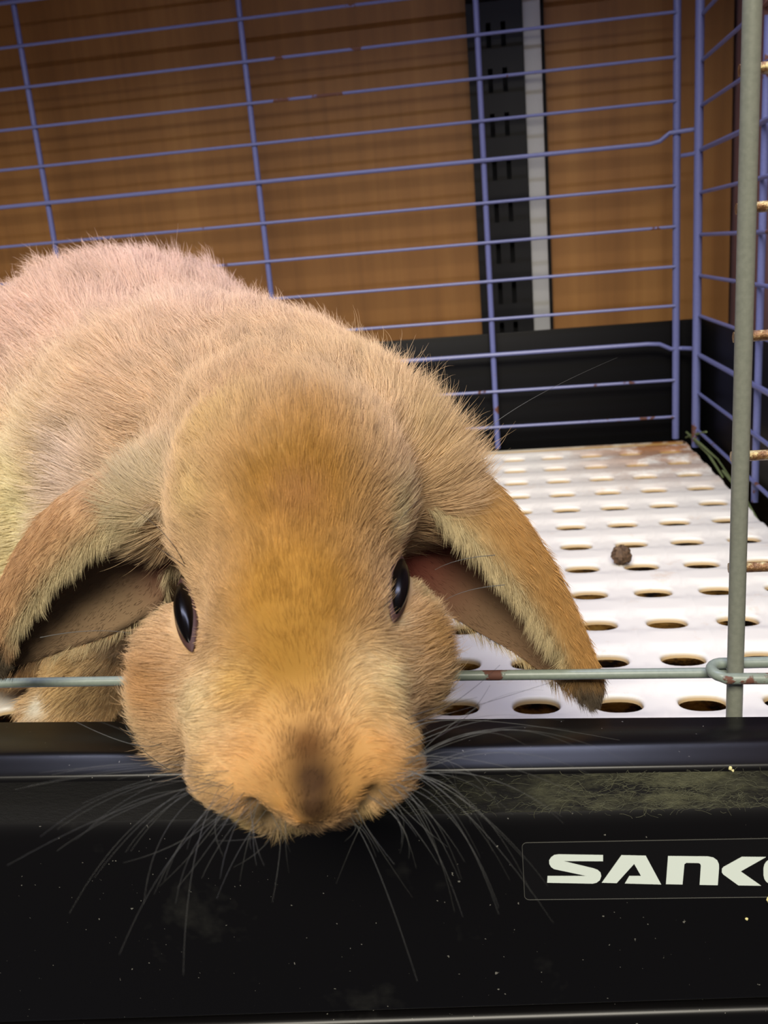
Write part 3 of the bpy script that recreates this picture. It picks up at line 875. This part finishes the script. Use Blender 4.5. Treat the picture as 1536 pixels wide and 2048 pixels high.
bc, bl, bli = coat(BV)
allV = [BV]; allF = [tuple(q) for q in BF.tolist()]; allC = [bc * .78]
off = len(BV)
for E in ears:
    NT, NS = E['NT'], E['NS']
    T, S_ = np.meshgrid(np.linspace(0, 1, NT), np.linspace(0, 1, NS), indexing='ij')
    n0 = NT * NS
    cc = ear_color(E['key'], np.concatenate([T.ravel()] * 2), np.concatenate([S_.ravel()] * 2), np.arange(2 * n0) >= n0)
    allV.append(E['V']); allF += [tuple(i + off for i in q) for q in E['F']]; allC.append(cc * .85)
    off += 2 * n0
V = np.concatenate(allV); Cc = np.concatenate(allC)
rabbit = obj('rabbit', to_world(V), allF, M_SKIN, None, True, Cc)
tag(rabbit, 'fawn lop-eared young rabbit leaning its head over the black tray lip', 'rabbit')

def hair_object(name, m, P, R, Cl, npts):
    """P: (n, npts, 3) cm in rabbit frame; R: (n, npts) radius in mm; Cl: (n,3)"""
    n = len(P)
    hc = bpy.data.hair_curves.new(name)
    hc.add_curves([npts] * n)
    W = to_world(P.reshape(-1, 3)).astype(np.float32)
    hc.points.foreach_set('position', W.ravel()) if hasattr(hc.points[0], 'position') else hc.attributes['position'].data.foreach_set('vector', W.ravel())
    a = hc.attributes.get('radius') or hc.attributes.new('radius', 'FLOAT', 'POINT')
    a.data.foreach_set('value', (R.reshape(-1) / 1000.0).astype(np.float32))
    if Cl is not None:
        a = hc.attributes.new('coat', 'FLOAT_COLOR', 'CURVE')
        a.data.foreach_set('color', np.concatenate([Cl, np.ones((n, 1))], 1).astype(np.float32).ravel())
    hc.materials.append(m)
    o = bpy.data.objects.new(name, hc); COL.objects.link(o); o.parent = rabbit
    return o

# sample hair roots on the body
tri = np.concatenate([BF[:, [0, 1, 2]], BF[:, [0, 2, 3]]])
tc = BV[tri].mean(1); tn = BN[tri].mean(1)
ar = np.linalg.norm(np.cross(BV[tri[:, 1]] - BV[tri[:, 0]], BV[tri[:, 2]] - BV[tri[:, 0]]), axis=1) / 2
dist = np.linalg.norm(tc, axis=1)
face = (tn * -tc).sum(1) / dist                      # how far the skin faces the viewer's side
wgt = ar * (18.0 / np.maximum(dist, 14)) ** 1.8 * np.where(face > -.45, 1.0, .12)
wgt *= wz(tc) > .004
NB = 340000
pick = rng.choice(len(tri), NB, p=wgt / wgt.sum())
u = rng.random((NB, 2)); fl = u.sum(1) > 1; u[fl] = 1 - u[fl]
T = BV[tri[pick]]; NN = BN[tri[pick]]
w3 = np.stack([1 - u.sum(1), u[:, 0], u[:, 1]], 1)[..., None]
root = (T * w3).sum(1); nor = (NN * w3).sum(1); nor /= np.linalg.norm(nor, axis=1, keepdims=True)
root -= nor * .02
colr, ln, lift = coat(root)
EYES = [(-3.58, 1.829, 16.61, 0.462, 0.978), (0.245, 1.358, 16.67, -0.145, 0.936)]
keepm = np.ones(NB, bool)
for ex, ey, ez, ax_, ay_ in EYES:
    L_ = math.hypot(ax_, ay_); u1 = np.array([ax_, ay_]) / L_
    dx = root[:, 0] - ex; dy = root[:, 1] - ey
    al = dx * u1[0] + dy * u1[1]; ac = -dx * u1[1] + dy * u1[0]
    inr = (np.abs(al) < L_ * .56) & (np.abs(ac) < .26 * (1 - (al / (L_ * .6)) ** 2).clip(0, 1) ** .8) & (np.abs(root[:, 2] - ez) < 1.2)
    keepm &= ~inr
    near = np.exp(-((al / (L_ * .8)) ** 2 + (ac / .42) ** 2)) * (np.abs(root[:, 2] - ez) < 1.5)
    ln *= 1 - .62 * near; lift *= 1 - .5 * near
ln = np.minimum(ln, np.interp(root[:, 2], [13.8, 15.2, 17, 19, 22], [.15, .30, .58, .95, 1.9]))
root, nor, colr, ln, lift = root[keepm], nor[keepm], colr[keepm], ln[keepm], lift[keepm]
n = len(root)
# grooming: the coat runs back from the muzzle, over the crown and along the flanks
src = np.array([-1.15, 3.3, 14.2]); crown = np.array([-1.8, .5, 19.0])
isb = np.clip((root[:, 2] - 19.5) / 3.5, 0, 1)[:, None]
seg = np.array([-1.15, 0, 0])[None] + np.zeros((n, 3)); seg[:, 1] = np.clip(root[:, 1], 2.2, 4.3); seg[:, 2] = np.interp(seg[:, 1], [2.2, 4.3], [15.2, 14.2])
d1 = root - seg; d1 += np.exp(-((root[:, 0] + 1.15) / .8) ** 2)[:, None] * np.array([0, -.9, .3]); d1 /= np.linalg.norm(d1, axis=1, keepdims=True)
d2 = root - crown; d2 /= np.linalg.norm(d2, axis=1, keepdims=True)
flow = d1 * (1 - isb) + d2 * isb
flow += .30 * hash_noise(root, 1.5, 3) + .20 * hash_noise(root, .5, 5)
# a swirl of loose tufts beside the bridge of the nose
sw = np.exp(-(((root - np.array([-2.0, 3.0, 15.4])) ** 2).sum(1)) / .55)[:, None]
flow = flow * (1 - .8 * sw) + sw * .8 * np.array([.9, .25, 0])
tang = flow - nor * (flow * nor).sum(1, keepdims=True); tang /= np.linalg.norm(tang, axis=1, keepdims=True) + 1e-9
ln = ln * rng.uniform(.55, 1.15, n) * (1 + .25 * hash_noise(root, .9, 11)[:, 0])
long_ = rng.random(n) < .03; ln = np.where(long_, ln * 1.45, ln)
cell_s = .22 + .012 * (root[:, 2:3] - 14)
K = 6
s = np.linspace(0, 1, K)
clump = hash_noise(root, .16, 21) * .45 + hash_noise(root, .34, 23) * .5 + hash_noise(root, .8, 25) * .75 * isb
j = rng.normal(0, 1, (n, 3))
P = np.empty((n, K, 3))
for i, si in enumerate(s):
    L1 = ln * si
    a = lift * (1.25 - .75 * si)
    d = nor * a[:, None] + tang * (1 - .35 * a)[:, None]
    d /= np.linalg.norm(d, axis=1, keepdims=True)
    P[:, i] = root + d * L1[:, None] + (clump * .30 + j * .09) * (si ** 1.4 * ln)[:, None]
rad0 = .021 + .0013 * (root[:, 2] - 14)
RR = rad0[:, None] * np.array([1, 1, .95, .8, .55, .15])[None]
br = rng.normal(1.0, .13, n) * (1 + .16 * hash_noise(root, .22, 31)[:, 0] + .14 * hash_noise(root, .7, 33)[:, 0] * np.clip((root[:, 2] - 17) / 4, .3, 1))
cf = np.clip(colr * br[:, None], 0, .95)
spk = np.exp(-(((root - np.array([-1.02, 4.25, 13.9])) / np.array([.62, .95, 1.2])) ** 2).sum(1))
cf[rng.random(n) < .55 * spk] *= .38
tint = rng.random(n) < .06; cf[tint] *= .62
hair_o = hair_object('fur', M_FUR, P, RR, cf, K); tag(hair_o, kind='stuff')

# ear fur
PP = []; RRr = []; CCc = []
for E in ears:
    NT, NS = E['NT'], E['NS']
    def smp(arr, t, s_):
        a = t * (NT - 1); b = s_ * (NS - 1); i = np.minimum(a.astype(int), NT - 2); k = np.minimum(b.astype(int), NS - 2)
        fa = (a - i)[:, None]; fb = (b - k)[:, None]
        return arr[i, k] * (1 - fa) * (1 - fb) + arr[i + 1, k] * fa * (1 - fb) + arr[i, k + 1] * (1 - fa) * fb + arr[i + 1, k + 1] * fa * fb
    for inner, cnt in ((False, 12000), (True, 7000), ('edge', 5000)):
        t = rng.random(cnt); s_ = rng.random(cnt) if inner != 'edge' else np.abs(rng.normal(0, .045, cnt)).clip(0, 1)
        if inner is False: s_ = rng.random(cnt) ** 1.25
        if inner == 'edge':
            far = rng.random(cnt) < .25; s_ = np.where(far, 1 - s_, s_)
        Nn = smp(E['N'], t, s_); T_ = smp(E['du'], t, s_); T_ /= np.linalg.norm(T_, axis=1, keepdims=True)
        r0 = smp(E['inp'] if inner is True else E['outp'], t, s_)
        if inner is True: Nn = -Nn
        cr = np.cross(T_, smp(E['N'], t, s_))
        # cross direction pointing from silhouette rail towards the near rim
        dv = smp(np.gradient(E['sec'], axis=1), t, s_); dv /= np.linalg.norm(dv, axis=1, keepdims=True) + 1e-9
        toward = -dv * np.where(s_ < .5, 1, -1)[:, None]
        lnE = {False: .34, True: .13, 'edge': .50}[inner] * rng.uniform(.5, 1.15, cnt) * (1 - .45 * np.clip((t - .8) / .2, 0, 1))
        lnE *= (1 + .5 * np.clip(1 - t / .3, 0, 1))
        lf = {False: .22, True: .3, 'edge': .12}[inner]
        tow = {False: .28, True: .1, 'edge': .75}[inner]
        ns = hash_noise(r0, .5, 41) * .28 + hash_noise(r0, .14, 43) * .3 + rng.normal(0, .09, (cnt, 3))
        d = T_ + toward * tow * np.exp(-np.minimum(s_, 1 - s_) / .3)[:, None] + ns * .7
        q = np.empty((cnt, K, 3))
        for i, si in enumerate(s):
            dd = d + Nn * lf * (1.3 - si); dd /= np.linalg.norm(dd, axis=1, keepdims=True)
            q[:, i] = r0 + dd * (lnE * si)[:, None] + ns * (lnE * si ** 2 * .35)[:, None]
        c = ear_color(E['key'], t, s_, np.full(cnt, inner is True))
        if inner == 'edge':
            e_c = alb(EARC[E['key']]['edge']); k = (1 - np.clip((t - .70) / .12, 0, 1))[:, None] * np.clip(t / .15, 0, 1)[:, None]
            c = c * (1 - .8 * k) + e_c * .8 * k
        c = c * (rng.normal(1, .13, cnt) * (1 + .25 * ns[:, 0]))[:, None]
        PP.append(q); RRr.append(np.tile(.033 * np.array([1, 1, .95, .8, .5, .12]), (cnt, 1))); CCc.append(np.clip(c, .005, .95))
eo = hair_object('ear_fur', M_FUR, np.concatenate(PP), np.concatenate(RRr), np.concatenate(CCc), K); tag(eo, kind='stuff')

# whiskers
def bez(a, b, c, t):
    b = 2 * b - (a + c) / 2
    return (1 - t) ** 2 * a + 2 * t * (1 - t) * b + t * t * c
wp = []; wr = []
tt = np.linspace(0, 1, 10)[:, None]
for gi, gde in enumerate(WHISKER_GUIDES):
    gde = np.array(gde)
    for k in range(7):
        sc = random.uniform(.55, 1.05)
        je = np.array([random.gauss(0, .5) for _ in range(3)])
        jit = np.stack([np.array([random.gauss(0, .12) for _ in range(3)]), je * .35, je])
        a, b, c = gde + jit; b = a + (b - a) * sc; c = a + (c - a) * sc
        wp.append(bez(a, b, c, tt)); wr.append(np.linspace(.034, .008, 10))
dp = []; dr = []
for a, b, c, dark in LONE_WHISKERS:
    q = bez(np.array(a), np.array(b), np.array(c), tt)
    (dp if dark else wp).append(q); (dr if dark else wr).append(np.linspace(.08, .02, 10))
w_o = hair_object('whiskers', M_WHISK, np.array(wp), np.array(wr), None, 10); tag(w_o, 'pale translucent whiskers fanning out over the black tray', kind='stuff')
w_o = hair_object('brow_whiskers', M_WHISKD, np.array(dp), np.array(dr), None, 10); tag(w_o, 'dark whiskers beside the cheek and over the eyes', kind='stuff')

# lint fibres caught in the grimy groove
NL = 520
lx = np.concatenate([rng.uniform(-.03, .052, NL // 2), rng.normal(.030, .012, NL // 2)]); lz = .0258 + rng.random(NL) ** 1.3 * .0072
lz -= .0010 * (rng.random(NL) < .1)
cur = np.empty((NL, 6, 3)); ang = rng.normal(0, .6, NL); Lh = rng.uniform(.0008, .0050, NL); cv = rng.normal(0, .9, NL)
for i in range(6):
    q = i / 5 - .5; a = ang + cv * q
    cur[:, i, 0] = lx + np.cos(a) * Lh * q; cur[:, i, 2] = lz + np.sin(a) * Lh * q * .6
    dyg = np.interp(cur[:, i, 2], [.0225, .0244, .0256, .0285, .0310, .0335], [.0002, .0006, .0012, .0024, .0031, .0035])
    cur[:, i, 1] = .163 + SL * (cur[:, i, 0] + .115) + dyg - .00012 - .0004 * rng.random(NL)
lint_p = (cur.reshape(-1, 3) - ORIG) @ R3.T * 100
lint = hair_object('lint', mat('lint', (92, 92, 72), .8, .2), lint_p.reshape(NL, 6, 3), np.full((NL, 6), .022) * rng.uniform(.5, 1.3, (NL, 1)), None, 6)
lint.parent = tray; lint.matrix_parent_inverse = tray.matrix_basis.inverted()
tag(lint, 'pale lint and hair stuck in the groove', kind='stuff')

# eyes: almond lids with a dark glossy ball between
for ex, ey, ez, ax_, ay_ in EYES:
    L_ = math.hypot(ax_, ay_); u1 = Vector((ax_ / L_, ay_ / L_, 0)); c = np.array([[ex, ey, ez]])
    nn = Vector(sdf_grad(c)[0]); u1 = (u1 + Vector((0, 0, -u1.dot(nn) / nn.z))); u1 = u1 / math.hypot(u1.x, u1.y); u2 = nn.cross(u1).normalized()
    cl = Vector((ex, ey, ez))
    for nm, m, a_, b_, h_, o_ in (('eyelid', M_LID, .60, .25, .12, .0), ('eye', M_EYE, .50, .20, .22, .03)):
        v = []; f = []; NA, NB_ = 28, 14
        wfac = 1.0
        for i in range(NA + 1):
            x = -1 + 2 * i / NA; w_ = (1 - x * x) ** .8
            for k in range(NB_):
                th_ = 2 * PI * k / NB_
                v.append(cl + u1 * (x * a_ * L_) + u2 * (math.cos(th_) * b_ * w_ * wfac) + nn * (o_ + math.sin(th_) * h_ * w_))
        for i in range(NA):
            for k in range(NB_): f.append((i * NB_ + k, i * NB_ + (k + 1) % NB_, (i + 1) * NB_ + (k + 1) % NB_, (i + 1) * NB_ + k))
        v = to_world(np.array([p[:] for p in v]))
        o = obj(nm, v, f, m, rabbit, True)
